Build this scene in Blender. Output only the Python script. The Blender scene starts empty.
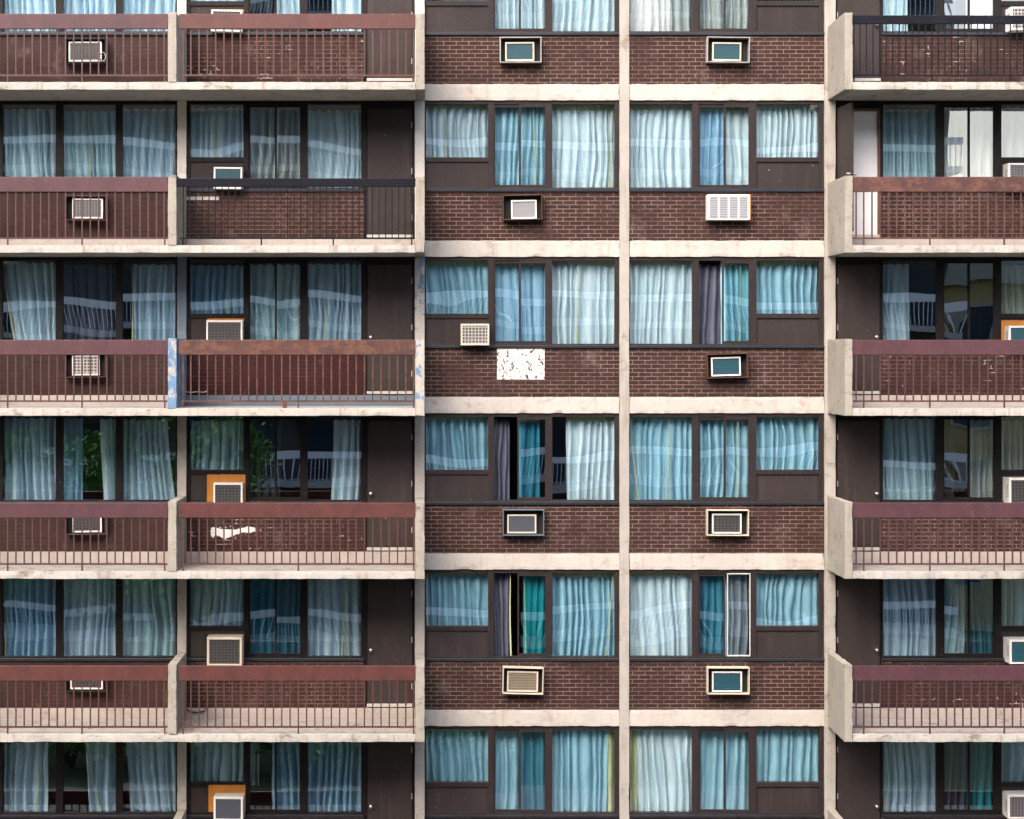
import bpy, bmesh, math, random
from mathutils import Vector, noise

# ------------------------------------------------------------------ scene, camera, light
scene = bpy.context.scene
C = scene.collection
D = 31.5            # camera to facade
FPX = 1827.0        # focal length in pixels
CX, CY = 425.0, 355.0
S = FPX / D         # pixels per metre on the facade (58)
CAMZ = 12.0

cam_d = bpy.data.cameras.new('camera')
cam = bpy.data.objects.new('camera', cam_d)
C.objects.link(cam)
cam.location = (0, -D, CAMZ)
cam.rotation_euler = (math.radians(90), 0, 0)
cam_d.sensor_width = 36
cam_d.lens = FPX * 36 / 1024
cam_d.shift_x = (512 - CX) / 1024
cam_d.shift_y = -(409.5 - CY) / 1024
cam_d.clip_end = 3000
scene.camera = cam

SUN_EL, SUN_AZ = math.radians(44), math.radians(208)
w = bpy.data.worlds.new('World')
scene.world = w
w.use_nodes = True
nt = w.node_tree
sky = nt.nodes.new('ShaderNodeTexSky')
sky.sky_type = 'NISHITA'
sky.sun_disc = False
sky.sun_elevation = SUN_EL
sky.sun_rotation = SUN_AZ
sky.air_density = 1.0
sky.dust_density = 6.0
sky.ozone_density = 1.0
nt.links.new(sky.outputs[0], nt.nodes['Background'].inputs[0])
nt.nodes['Background'].inputs[1].default_value = 0.15
sun_d = bpy.data.lights.new('sun', 'SUN')
sun_d.energy = 0.8
sun_d.angle = math.radians(60)
sun_d.color = (1.0, 0.965, 0.92)
sun = bpy.data.objects.new('sun', sun_d)
C.objects.link(sun)
sd = Vector((math.sin(SUN_AZ) * math.cos(SUN_EL), math.cos(SUN_AZ) * math.cos(SUN_EL), math.sin(SUN_EL)))
sun.rotation_euler = (-sd).to_track_quat('-Z', 'Y').to_euler()
sun.location = (0, -60, 60)
scene.view_settings.view_transform = 'Standard'
scene.view_settings.look = 'None'
scene.view_settings.gamma = 1
scene.view_settings.use_curve_mapping = False
scene.view_settings.exposure = 1.66
scene.cycles.max_bounces = 8
scene.cycles.transparent_max_bounces = 12

# ------------------------------------------------------------------ materials
K = 0.77          # common albedo scale of masonry, paint and metal
def sc(c):
    return tuple(x * K for x in c) if c else c

def new_mat(name):
    m = bpy.data.materials.new(name)
    m.use_nodes = True
    return m, m.node_tree, m.node_tree.nodes['Principled BSDF']

def N(t, kind, **kw):
    n = t.nodes.new(kind)
    for k, v in kw.items():
        setattr(n, k, v)
    return n

def pos(t, scale=(1, 1, 1), loc=(0, 0, 0)):
    g = N(t, 'ShaderNodeNewGeometry')
    m = N(t, 'ShaderNodeMapping')
    m.inputs['Scale'].default_value = scale
    m.inputs['Location'].default_value = loc
    t.links.new(g.outputs['Position'], m.inputs['Vector'])
    return m.outputs[0]

def noise_n(t, scale, vec, detail=6, rough=0.6):
    n = N(t, 'ShaderNodeTexNoise')
    n.inputs['Scale'].default_value = scale
    n.inputs['Detail'].default_value = detail
    n.inputs['Roughness'].default_value = rough
    t.links.new(vec, n.inputs['Vector'])
    return n.outputs[0]

def ramp(t, fac, lo, hi, vlo=0.0, vhi=1.0):
    r = N(t, 'ShaderNodeMapRange')
    r.interpolation_type = 'SMOOTHSTEP'
    r.inputs[1].default_value = lo
    r.inputs[2].default_value = hi
    r.inputs[3].default_value = vlo
    r.inputs[4].default_value = vhi
    t.links.new(fac, r.inputs[0])
    return r.outputs[0]

def mixc(t, fac, a, b, blend='MIX'):
    n = N(t, 'ShaderNodeMix', data_type='RGBA', blend_type=blend)
    for sock, v in ((n.inputs[0], fac), (n.inputs[6], a), (n.inputs[7], b)):
        if isinstance(v, (int, float)):
            sock.default_value = v
        elif isinstance(v, (tuple, list)):
            sock.default_value = tuple(v) + (1,) if len(v) == 3 else v
        else:
            t.links.new(v, sock)
    return n.outputs[2]

def mul(t, a, b):
    n = N(t, 'ShaderNodeMath', operation='MULTIPLY')
    for sock, v in ((n.inputs[0], a), (n.inputs[1], b)):
        if isinstance(v, (int, float)):
            sock.default_value = v
        else:
            t.links.new(v, sock)
    return n.outputs[0]

def bump(t, bsdf, height, strength=0.3, dist=0.01):
    b = N(t, 'ShaderNodeBump')
    b.inputs['Strength'].default_value = strength
    b.inputs['Distance'].default_value = dist
    t.links.new(height, b.inputs['Height'])
    t.links.new(b.outputs[0], bsdf.inputs['Normal'])

def concrete(name, base, stain, dirt, amount=0.5, paint=None, paint_lo=0.45, paint_hi=0.5, rough_pits=True, pscale=7):
    base, stain, dirt, paint = sc(base), sc(stain), sc(dirt), sc(paint)
    m, t, b = new_mat(name)
    p = pos(t)
    col = mixc(t, ramp(t, noise_n(t, 1.3, p, 8), 0.35, 0.7), base, tuple(x * 0.86 for x in base))
    col = mixc(t, ramp(t, noise_n(t, 45, p, 3), 0.45, 0.75, 0, 0.35), col, tuple(x * 0.72 for x in base))
    streak = noise_n(t, 1.0, pos(t, (7, 7, 0.9)), 6, 0.65)
    col = mixc(t, mul(t, ramp(t, streak, 0.5, 0.72), amount), col, stain)
    blot = noise_n(t, 2.6, pos(t, (1, 1, 1.6), (3, 1, 7)), 9, 0.7)
    col = mixc(t, mul(t, ramp(t, blot, 0.55, 0.68), amount), col, dirt)
    drip = noise_n(t, 1.0, pos(t, (16, 16, 0.35), (1, 3, 8)), 4, 0.55)
    col = mixc(t, ramp(t, drip, 0.6, 0.72, 0, 0.5 * amount), col, dirt)
    crk = noise_n(t, 2.3, pos(t, (1, 1, 1), (8, 5, 2)), 7, 0.6)
    sub = N(t, 'ShaderNodeMath', operation='SUBTRACT')
    sub.inputs[1].default_value = 0.5
    t.links.new(crk, sub.inputs[0])
    ab = N(t, 'ShaderNodeMath', operation='ABSOLUTE')
    t.links.new(sub.outputs[0], ab.inputs[0])
    col = mixc(t, ramp(t, ab.outputs[0], 0.0015, 0.006, 0.5 * amount, 0), col, tuple(x * 0.6 for x in dirt))
    if rough_pits:
        pit = noise_n(t, 28, p, 2)
        col = mixc(t, ramp(t, pit, 0.69, 0.75, 0, 0.55), col, dirt)
    if paint:
        pm = ramp(t, noise_n(t, pscale, pos(t, (1, 1, 0.7)), 8, 0.65), paint_lo, paint_hi)
        col = mixc(t, pm, col, mixc(t, ramp(t, noise_n(t, 5, p, 4), 0.3, 0.7), paint, tuple(x * 0.75 for x in paint)))
    t.links.new(col, b.inputs['Base Color'])
    b.inputs['Roughness'].default_value = 0.85
    bump(t, b, noise_n(t, 60, p, 6, 0.7), 0.35, 0.006)
    return m

def brick(name, c1, c2, mortar, fade_lo=0.35, fade_hi=0.6, spot=None, spot_amt=0.6, wash=None, fresh=False):
    c1, c2, mortar, spot, wash = sc(c1), sc(c2), sc(mortar), sc(spot), sc(wash)
    m, t, b = new_mat(name)
    g = N(t, 'ShaderNodeNewGeometry')
    sp = N(t, 'ShaderNodeSeparateXYZ')
    t.links.new(g.outputs['Position'], sp.inputs[0])
    cb = N(t, 'ShaderNodeCombineXYZ')
    t.links.new(sp.outputs[0], cb.inputs[0])
    t.links.new(sp.outputs[2], cb.inputs[1])
    wob = N(t, 'ShaderNodeTexNoise')
    wob.inputs['Scale'].default_value = 9
    t.links.new(cb.outputs[0], wob.inputs['Vector'])
    wm = N(t, 'ShaderNodeVectorMath', operation='MULTIPLY_ADD')
    wm.inputs[1].default_value = (0.008, 0.008, 0)
    t.links.new(wob.outputs[1], wm.inputs[0])
    t.links.new(cb.outputs[0], wm.inputs[2])
    bt = N(t, 'ShaderNodeTexBrick')
    bt.offset = 0.5
    bt.inputs['Color1'].default_value = c1 + (1,)
    bt.inputs['Color2'].default_value = c2 + (1,)
    bt.inputs['Mortar'].default_value = mortar + (1,)
    bt.inputs['Scale'].default_value = 1
    bt.inputs['Mortar Size'].default_value = 0.0062
    bt.inputs['Mortar Smooth'].default_value = 0.15
    bt.inputs['Bias'].default_value = -0.1
    bt.inputs['Brick Width'].default_value = 0.217
    bt.inputs['Row Height'].default_value = 0.0705
    t.links.new(wm.outputs[0], bt.inputs['Vector'])
    # the same bond without mortar colour, to let dirt hide part of the joints
    bare = mixc(t, noise_n(t, 5, pos(t), 4), c1, c2)
    hide = ramp(t, noise_n(t, 1.1, pos(t, (1, 1, 1.2), (5, 2, 1)), 7, 0.65), fade_lo, fade_hi)
    hm = mul(t, mul(t, hide, bt.outputs['Fac']), 0.8)
    col = mixc(t, hm, bt.outputs['Color'], bare)
    jv = ramp(t, noise_n(t, 14, pos(t), 3), 0.35, 0.65)
    col = mixc(t, mul(t, jv, 0.35), col, tuple(x * 0.6 for x in c1))
    streak = ramp(t, noise_n(t, 1.0, pos(t, (5, 1, 0.7), (4, 0, 2)), 6, 0.65), 0.48, 0.7, 0, 0.5)
    col = mixc(t, streak, col, tuple(x * 0.55 for x in c1))
    if fresh:
        fm = mul(t, ramp(t, noise_n(t, 3.2, pos(t, (1, 1, 2.2), (7, 7, 7)), 4, 0.55), 0.62, 0.65), bt.outputs['Fac'])
        col = mixc(t, fm, col, (0.36, 0.31, 0.27))
    if wash:
        col = mixc(t, ramp(t, noise_n(t, 2.2, pos(t), 5), 0.3, 0.6, 0.55, 0.95), col, wash)
    if spot:
        sm = ramp(t, noise_n(t, 7, pos(t, (1, 1, 1.2), (1, 4, 2)), 10, 0.75), 0.64, 0.68, 0, spot_amt)
        col = mixc(t, sm, col, spot)
    haze = ramp(t, noise_n(t, 2.4, pos(t, (1, 1, 0.8), (9, 3, 3)), 8, 0.7), 0.55, 0.8, 0, 0.16)
    col = mixc(t, haze, col, (0.5, 0.42, 0.4))
    t.links.new(col, b.inputs['Base Color'])
    b.inputs['Roughness'].default_value = 0.8
    b.inputs['Specular IOR Level'].default_value = 0.15
    inv = N(t, 'ShaderNodeMath', operation='SUBTRACT')
    inv.inputs[0].default_value = 1
    t.links.new(bt.outputs['Fac'], inv.inputs[1])
    bump(t, b, inv.outputs[0], 0.6, 0.006)
    return m

def metal(name, base, second, rust=None, rust_lo=0.6, rough=0.5, scale=4.0, spec=0.4, chips=None):
    base, second, rust = sc(base), sc(second), sc(rust)
    m, t, b = new_mat(name)
    col = mixc(t, ramp(t, noise_n(t, scale, pos(t, (1, 1, 0.45)), 8, 0.65), 0.35, 0.68), base, second)
    if rust:
        col = mixc(t, ramp(t, noise_n(t, 5, pos(t, (1, 1, 1.3), (2, 2, 5)), 10, 0.72), rust_lo, rust_lo + 0.08, 0, 0.85), col, rust)
    col = mixc(t, ramp(t, noise_n(t, 60, pos(t), 3), 0.66, 0.72, 0, 0.35), col, (0.5, 0.45, 0.42))
    if chips:
        col = mixc(t, ramp(t, noise_n(t, 13, pos(t, (1, 1, 1), (4, 4, 8)), 4, 0.6), chips, chips + 0.02), col, (0.5, 0.46, 0.43))
        col = mixc(t, ramp(t, noise_n(t, 1.0, pos(t, (9, 1, 0.8), (2, 6, 3)), 5, 0.6), 0.5, 0.75, 0, 0.45), col, tuple(x * 1.9 for x in base))
    t.links.new(col, b.inputs['Base Color'])
    b.inputs['Roughness'].default_value = rough
    b.inputs['Specular IOR Level'].default_value = spec
    bump(t, b, noise_n(t, 30, pos(t), 5), 0.12, 0.004)
    return m

def fabric(name, col, var=0.2):
    m, t, b = new_mat(name)
    c = mixc(t, ramp(t, noise_n(t, 2.0, pos(t, (3, 3, 0.5)), 5), 0.3, 0.7), col, tuple(x * (1 - var) for x in col))
    out = t.nodes['Material Output']
    d = N(t, 'ShaderNodeBsdfDiffuse')
    tr = N(t, 'ShaderNodeBsdfTranslucent')
    mx = N(t, 'ShaderNodeMixShader')
    mx.inputs[0].default_value = 0.1
    t.links.new(c, d.inputs[0])
    t.links.new(c, tr.inputs[0])
    t.links.new(d.outputs[0], mx.inputs[1])
    t.links.new(tr.outputs[0], mx.inputs[2])
    t.links.new(mx.outputs[0], out.inputs[0])
    t.nodes.remove(b)
    return m

def glass(name, tint, refl):
    m, t, b = new_mat(name)
    out = t.nodes['Material Output']
    tr = N(t, 'ShaderNodeBsdfTransparent')
    tr.inputs[0].default_value = tint + (1,)
    gl = N(t, 'ShaderNodeBsdfGlossy')
    gl.inputs['Roughness'].default_value = 0.0
    gl.inputs['Color'].default_value = (0.93, 0.98, 1.0, 1)
    fr = N(t, 'ShaderNodeLayerWeight')
    fr.inputs[0].default_value = 0.5
    pw = N(t, 'ShaderNodeMath', operation='POWER')
    pw.inputs[1].default_value = 4.0
    t.links.new(fr.outputs['Facing'], pw.inputs[0])
    r = N(t, 'ShaderNodeMapRange')
    r.inputs[3].default_value = refl
    r.inputs[4].default_value = 1.0
    t.links.new(pw.outputs[0], r.inputs[0])
    mx = N(t, 'ShaderNodeMixShader')
    t.links.new(r.outputs[0], mx.inputs[0])
    t.links.new(tr.outputs[0], mx.inputs[1])
    t.links.new(gl.outputs[0], mx.inputs[2])
    t.links.new(mx.outputs[0], out.inputs[0])
    t.nodes.remove(b)
    return m

def plain(name, base, rough=0.6, var=0.15, scale=6, metallic=0.0):
    base = base if 'opposite' in name or 'door_paint' in name else sc(base)
    m, t, b = new_mat(name)
    col = mixc(t, noise_n(t, scale, pos(t), 5), base, tuple(x * (1 - var) for x in base))
    t.links.new(col, b.inputs['Base Color'])
    b.inputs['Roughness'].default_value = rough
    b.inputs['Metallic'].default_value = metallic
    return m

def grille(name, bar, gap, sx, sz, fill=0.5, rough=0.5):
    bar, gap = sc(bar), sc(gap)
    """a pressed metal face with a fine grid or louvres"""
    m, t, b = new_mat(name)
    g = N(t, 'ShaderNodeNewGeometry')
    sp = N(t, 'ShaderNodeSeparateXYZ')
    t.links.new(g.outputs['Position'], sp.inputs[0])
    fac = None
    for ax, s in ((0, sx), (2, sz)):
        if not s:
            continue
        k = mul(t, sp.outputs[ax], 1.0 / s)
        fr = N(t, 'ShaderNodeMath', operation='FRACT')
        t.links.new(k, fr.inputs[0])
        gt = N(t, 'ShaderNodeMath', operation='GREATER_THAN')
        gt.inputs[1].default_value = fill
        t.links.new(fr.outputs[0], gt.inputs[0])
        if fac is None:
            fac = gt.outputs[0]
        else:
            mxn = N(t, 'ShaderNodeMath', operation='MAXIMUM')
            t.links.new(fac, mxn.inputs[0])
            t.links.new(gt.outputs[0], mxn.inputs[1])
            fac = mxn.outputs[0]
    col = mixc(t, fac, gap, bar)
    col = mixc(t, ramp(t, noise_n(t, 9, pos(t), 6), 0.4, 0.7, 0, 0.4), col, tuple(0.5 * (x + y) for x, y in zip(bar, gap)))
    t.links.new(col, b.inputs['Base Color'])
    b.inputs['Roughness'].default_value = rough
    bump(t, b, fac, 0.5, 0.005)
    return m

CREAM = (0.60, 0.55, 0.51)
M = {}
M['beam'] = concrete('cream_concrete', CREAM, (0.45, 0.36, 0.29), (0.34, 0.27, 0.22), 0.6, rough_pits=False)
M['slab'] = concrete('slab_concrete', (0.54, 0.505, 0.47), (0.28, 0.235, 0.185), (0.17, 0.13, 0.10), 0.8)
M['soffit'] = M['slab']
M['column'] = concrete('column_concrete', (0.46, 0.425, 0.39), (0.29, 0.23, 0.185), (0.19, 0.14, 0.11), 0.55)
M['white_col'] = concrete('white_column_concrete', (0.72, 0.67, 0.62), (0.5, 0.42, 0.36), (0.3, 0.22, 0.18), 0.4)
M['fin'] = concrete('balcony_concrete', (0.40, 0.365, 0.315), (0.27, 0.235, 0.19), (0.16, 0.14, 0.11), 0.9)
M['fin_blue'] = concrete('peeling_blue_concrete', (0.52, 0.47, 0.42), (0.36, 0.31, 0.26), (0.25, 0.22, 0.18), 0.3, (0.17, 0.30, 0.50), 0.43, 0.47)
M['fin_patch'] = concrete('patchy_blue_concrete', (0.52, 0.48, 0.43), (0.36, 0.31, 0.26), (0.25, 0.22, 0.18), 0.4, (0.18, 0.29, 0.46), 0.56, 0.59)
M['slate_blue'] = concrete('slate_blue_paint', (0.15, 0.2, 0.26), (0.12, 0.15, 0.19), (0.4, 0.33, 0.28), 0.35)
M['curb'] = concrete('curb_concrete', (0.55, 0.49, 0.45), (0.38, 0.31, 0.27), (0.28, 0.22, 0.18), 0.55, rough_pits=False)
M['brick'] = brick('brown_brick', (0.0624, 0.0306, 0.0270), (0.0384, 0.0204, 0.0192), (0.29, 0.2, 0.165), 0.42, 0.68)
M['brick_dull'] = brick('dull_brick', (0.0552, 0.0300, 0.0252), (0.0408, 0.0228, 0.0204), (0.11, 0.066, 0.054), 0.3, 0.5)
M['brick_warm'] = brick('warm_brick', (0.062, 0.032, 0.027), (0.043, 0.023, 0.020), (0.25, 0.155, 0.125), 0.4, 0.7, (0.7, 0.6, 0.52), 0.35)
M['brick_chip'] = brick('chipped_brick', (0.0504, 0.0252, 0.0222), (0.0360, 0.0192, 0.0174), (0.2, 0.13, 0.108), 0.35, 0.6, (0.75, 0.66, 0.58), 0.6, fresh=True)
M['brick_maroon'] = brick('maroon_brick', (0.05, 0.017, 0.016), (0.036, 0.013, 0.013), (0.2, 0.1, 0.09), 0.3, 0.6, None, 0, (0.042, 0.0135, 0.0135))
M['frame'] = metal('bronze_frame', (0.034, 0.0255, 0.026), (0.027, 0.021, 0.022), None, spec=0.18, rough=0.45)
M['frame_shaded'] = metal('shade_darkened_frame', (0.014, 0.0105, 0.011), (0.011, 0.0085, 0.009), None, spec=0.18, rough=0.45)  # the frame colour again, darkened for the shade of the balcony bays
M['sill'] = metal('blue_grey_sill', (0.026, 0.03, 0.042), (0.018, 0.02, 0.028), None, rough=0.35)
M['panel'] = metal('brown_panel', (0.039, 0.029, 0.030), (0.032, 0.0245, 0.025), None, chips=0.735, spec=0.18, rough=0.6, scale=2)
M['door'] = metal('brown_door', (0.045, 0.034, 0.033), (0.037, 0.028, 0.0275), None, chips=0.735, spec=0.18, rough=0.55, scale=2)
M['glass'] = glass('window_glass', (0.93, 0.985, 1.0), 0.28)
M['glass_teal'] = glass('teal_glass', (0.75, 0.95, 0.98), 0.3)
M['rail_mauve'] = metal('mauve_rail', (0.098, 0.038, 0.049), (0.072, 0.030, 0.038), (0.133, 0.060, 0.048), 0.6)
M['rail_red'] = metal('red_brown_rail', (0.118, 0.037, 0.033), (0.082, 0.027, 0.026), (0.143, 0.052, 0.037), 0.6)
M['rail_rust'] = metal('rusted_rail', (0.107, 0.043, 0.036), (0.066, 0.029, 0.030), (0.154, 0.068, 0.044), 0.5)
M['rail_black'] = metal('black_rail', (0.0055, 0.006, 0.012), (0.008, 0.0085, 0.016), None, rough=0.45, spec=0.15)
M['white'] = plain('white_paint', (0.8, 0.79, 0.77), 0.5, 0.1)
M['white_door'] = plain('white_door_paint', (0.78, 0.77, 0.8), 0.5, 0.06)
M['cream_metal'] = metal('cream_metal', (0.68, 0.6, 0.5), (0.58, 0.5, 0.4), (0.3, 0.14, 0.07), 0.66)
M['steel'] = metal('pale_steel', (0.5, 0.48, 0.47), (0.36, 0.34, 0.34), (0.25, 0.12, 0.07), 0.63, rough=0.4)
M['steel_bar'] = plain('worn_threshold', (0.62, 0.6, 0.57), 0.5, 0.3)
M['blue_steel'] = metal('blue_steel', (0.15, 0.18, 0.24), (0.1, 0.12, 0.17), None, rough=0.45)
M['rusty'] = metal('rusty_steel', (0.055, 0.025, 0.016), (0.12, 0.05, 0.025), (0.22, 0.09, 0.03), 0.6)
M['black'] = plain('sleeve_shade_and_parts_black', (0.009, 0.008, 0.009), 0.8)  # shade inside the sleeves painted black; also plain black parts
M['teal'] = grille('teal_coil', (0.006, 0.085, 0.12), (0.003, 0.035, 0.055), 0, 0.03)
M['grey_coil'] = grille('grey_coil', (0.3, 0.3, 0.32), (0.23, 0.23, 0.25), 0.012, 0.02)
M['dark_coil'] = grille('dark_coil', (0.06, 0.055, 0.058), (0.012, 0.011, 0.012), 0.06, 0.05, 0.6)
M['grid'] = grille('square_grid', (0.45, 0.42, 0.39), (0.04, 0.035, 0.035), 0.058, 0.055, 0.68)
M['slate_coil'] = grille('slate_coil', (0.07, 0.075, 0.10), (0.045, 0.05, 0.07), 0.03, 0.03)
M['fine_grid'] = grille('fine_grid', (0.16, 0.15, 0.16), (0.025, 0.022, 0.025), 0.052, 0.04, 0.6)
M['gold_grid'] = grille('gold_grid', (0.24, 0.2, 0.14), (0.07, 0.06, 0.055), 0.02, 0.045, 0.5)
M['louvre'] = grille('louvre', (0.42, 0.43, 0.46), (0.14, 0.145, 0.16), 0, 0.03, 0.4)
M['ply'] = metal('orange_plywood', (0.5, 0.2, 0.03), (0.42, 0.15, 0.02), (0.3, 0.1, 0.02), 0.68)
M['chrome'] = plain('handle_chrome', (0.75, 0.73, 0.7), 0.25, 0.1, metallic=0.9)
M['room'] = plain('room_plaster', (0.2, 0.19, 0.18), 0.9)
M['wood'] = plain('varnished_jamb', (0.2, 0.08, 0.035), 0.5, 0.3)
M['cable'] = plain('cable_plastic', (0.5, 0.46, 0.42), 0.5)
M['board'] = concrete('flaking_white_board', (0.78, 0.75, 0.72), (0.6, 0.55, 0.52), (0.5, 0.42, 0.4), 0.25, (0.08, 0.03, 0.03), 0.56, 0.59, pscale=24)
CUR = {
    'pale': fabric('pale_blue_fabric', (0.69, 0.83, 0.9)),
    'pearl': fabric('pearl_blue_fabric', (0.68, 0.85, 0.94)),
    'white': fabric('white_fabric', (0.92, 0.93, 0.94)),  # in the upper right panes, reflected sky is put into this white
    'sky': fabric('sky_blue_fabric', (0.37, 0.63, 0.76)),
    'blue': fabric('blue_fabric', (0.34, 0.58, 0.77)),
    'deep': fabric('deep_blue_fabric', (0.06, 0.25, 0.36)),
    'teal': fabric('teal_fabric', (0.03, 0.36, 0.42)),
    'greyblue': fabric('grey_blue_fabric', (0.6, 0.78, 0.91)),
    'greyteal': fabric('grey_teal_fabric', (0.54, 0.75, 0.82)),
    'slate': fabric('slate_grey_fabric', (0.26, 0.32, 0.38)),
    'violet': fabric('violet_grey_fabric', (0.11, 0.12, 0.17)),  # dark sheers, and white sheers painted grey where open sashes look unlit
    'dark': fabric('dark_grey_fabric', (0.055, 0.065, 0.08)),
    'beige': fabric('beige_fabric', (0.5, 0.56, 0.55)),
    'lining': fabric('pale_yellow_lining', (0.62, 0.66, 0.40)),
    'hem': fabric('yellow_hem', (0.55, 0.57, 0.33)),
}

# ------------------------------------------------------------------ mesh helpers
def PX(px, y=0.0):
    return (px - CX) * (D + y) / FPX

def PZ(py, y=0.0):
    return CAMZ + (CY - py) * (D + y) / FPX

class MB:
    def __init__(self):
        self.v, self.f = [], []

    def box(self, x0, x1, y0, y1, z0, z1):
        n = len(self.v)
        self.v += [(x0, y0, z0), (x1, y0, z0), (x1, y1, z0), (x0, y1, z0), (x0, y0, z1), (x1, y0, z1), (x1, y1, z1), (x0, y1, z1)]
        self.f += [tuple(n + i for i in q) for q in ((0, 3, 2, 1), (4, 5, 6, 7), (0, 1, 5, 4), (1, 2, 6, 5), (2, 3, 7, 6), (3, 0, 4, 7))]
        return self

    def frame(self, x0, x1, y0, y1, z0, z1, t, tb=None):
        tb = t if tb is None else tb
        self.box(x0, x0 + t, y0, y1, z0, z1)
        self.box(x1 - t, x1, y0, y1, z0, z1)
        self.box(x0 + t, x1 - t, y0, y1, z0, z0 + tb)
        self.box(x0 + t, x1 - t, y0, y1, z1 - tb, z1)
        return self

    def tube(self, pts, r, n=8):
        base = len(self.v)
        for i, p in enumerate(pts):
            p = Vector(p)
            d = (Vector(pts[min(i + 1, len(pts) - 1)]) - Vector(pts[max(i - 1, 0)])).normalized()
            a = d.orthogonal().normalized()
            b = d.cross(a)
            ri = r[i] if isinstance(r, (list, tuple)) else r
            for k in range(n):
                q = p + (a * math.cos(2 * math.pi * k / n) + b * math.sin(2 * math.pi * k / n)) * ri
                self.v.append(tuple(q))
        for i in range(len(pts) - 1):
            for k in range(n):
                k2 = (k + 1) % n
                self.f.append((base + i * n + k, base + i * n + k2, base + (i + 1) * n + k2, base + (i + 1) * n + k))
        self.f.append(tuple(base + k for k in range(n))[::-1])
        self.f.append(tuple(base + (len(pts) - 1) * n + k for k in range(n)))
        return self

    def build(self, name, mat, parent=None, bevel=0.0, smooth=False, at=(0, 0, 0)):
        me = bpy.data.meshes.new(name)
        me.from_pydata([(x - at[0], y - at[1], z - at[2]) for x, y, z in self.v], [], self.f)
        me.materials.append(mat)
        if smooth:
            for p in me.polygons:
                p.use_smooth = True
        o = bpy.data.objects.new(name, me)
        C.objects.link(o)
        if parent:
            o.parent = parent
        else:
            o.location = at
        if bevel:
            md = o.modifiers.new('edge', 'BEVEL')
            md.width = bevel
            md.segments = 2
        return o

def rough_box(x0, x1, y0, y1, z0, z1, seg=0.07, chip=0.012, seed=0):
    """a cast concrete block whose arrises are worn unevenly"""
    mb = MB()
    dims = [(x0, x1), (y0, y1), (z0, z1)]
    cnt = [max(1, min(90, int((b - a) / seg))) for a, b in dims]
    idx = {}
    def vert(i, j, k):
        key = (i, j, k)
        if key in idx:
            return idx[key]
        p = [dims[0][0] + (x1 - x0) * i / cnt[0], y0 + (y1 - y0) * j / cnt[1], z0 + (z1 - z0) * k / cnt[2]]
        ext = [(-1 if q == 0 else 1 if q == n else 0) for q, n in zip(key, cnt)]
        if sum(1 for e in ext if e) >= 2:
            a = noise.noise(Vector((p[0] * 5 + seed, p[1] * 5, p[2] * 5)))
            b = noise.noise(Vector((p[0] * 17 + seed, p[1] * 17 + 9, p[2] * 17)))
            c = chip * max(0.0, 0.25 + 0.9 * a + 0.6 * b)
            p = [v - e * c for v, e in zip(p, ext)]
        idx[key] = len(mb.v)
        mb.v.append(tuple(p))
        return idx[key]
    n0, n1, n2 = cnt
    for i in range(n0):
        for k in range(n2):
            mb.f.append((vert(i, 0, k), vert(i + 1, 0, k), vert(i + 1, 0, k + 1), vert(i, 0, k + 1)))
            mb.f.append((vert(i, n1, k), vert(i, n1, k + 1), vert(i + 1, n1, k + 1), vert(i + 1, n1, k)))
        for j in range(n1):
            mb.f.append((vert(i, j, 0), vert(i, j + 1, 0), vert(i + 1, j + 1, 0), vert(i + 1, j, 0)))
            mb.f.append((vert(i, j, n2), vert(i + 1, j, n2), vert(i + 1, j + 1, n2), vert(i, j + 1, n2)))
    for j in range(n1):
        for k in range(n2):
            mb.f.append((vert(0, j, k), vert(0, j, k + 1), vert(0, j + 1, k + 1), vert(0, j + 1, k)))
            mb.f.append((vert(n0, j, k), vert(n0, j + 1, k), vert(n0, j + 1, k + 1), vert(n0, j, k + 1)))
    return mb

def thing(name, loc, label, cat, group=None):
    o = bpy.data.objects.new(name, None)
    C.objects.link(o)
    o.location = loc
    o['label'] = label
    o['category'] = cat
    if group:
        o['group'] = group
    o.empty_display_size = 0.2
    return o

def tag(o, label, cat, group=None):
    o['label'] = label
    o['category'] = cat
    if group:
        o['group'] = group
    return o

# ------------------------------------------------------------------ ground, street
def sheet(name, x0, x1, y0, y1, z, mat):
    me = bpy.data.meshes.new(name)
    me.from_pydata([(x0, y0, z), (x1, y0, z), (x1, y1, z), (x0, y1, z)], [], [(0, 1, 2, 3)])
    me.materials.append(mat)
    o = bpy.data.objects.new(name, me)
    C.objects.link(o)
    o['kind'] = 'structure'
    return o

sheet('ground', -900, 900, -900, 900, 0, plain('ground_earth', (0.05, 0.075, 0.03), 0.95, 0.4, 0.5))
sheet('street', -200, 200, -16, -8, 0.004, plain('asphalt', (0.05, 0.05, 0.052), 0.9, 0.3, 8))
for yc in ((-8, -5.5), (-18.5, -16)):
    o = MB().box(-200, 200, yc[0], yc[1], 0, 0.13).build('pavement', plain('paving', (0.2, 0.19, 0.18), 0.9, 0.25, 2))
    o['kind'] = 'structure'

# ------------------------------------------------------------------ the apartment building
R = random.Random(7)
bld = thing('apartment_building', (0, 0, 0), 'brown brick apartment block with cream concrete bands, balconies and dark window frames', 'building')
ROWS = range(0, 7)                       # row 0 is cut by the top edge, row 5 by the bottom, row 6 stands on the ground
def head(i):                             # underside of the beam above the windows of row i
    return PZ(100.5 + 156.4 * (i - 1))
PITCH = 156.4 / S
def rel(i, off):                         # height of a point OFF facade pixels below that
    return head(i) - off / S
YF = -1.2987                             # balcony front
KF = FPX / (D + YF)
def FX(px):
    return (px - CX) / KF
FLOOR_OFF, SOFFIT_OFF = 149.0, 156.4
ZTOP = head(0) + 0.9

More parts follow.
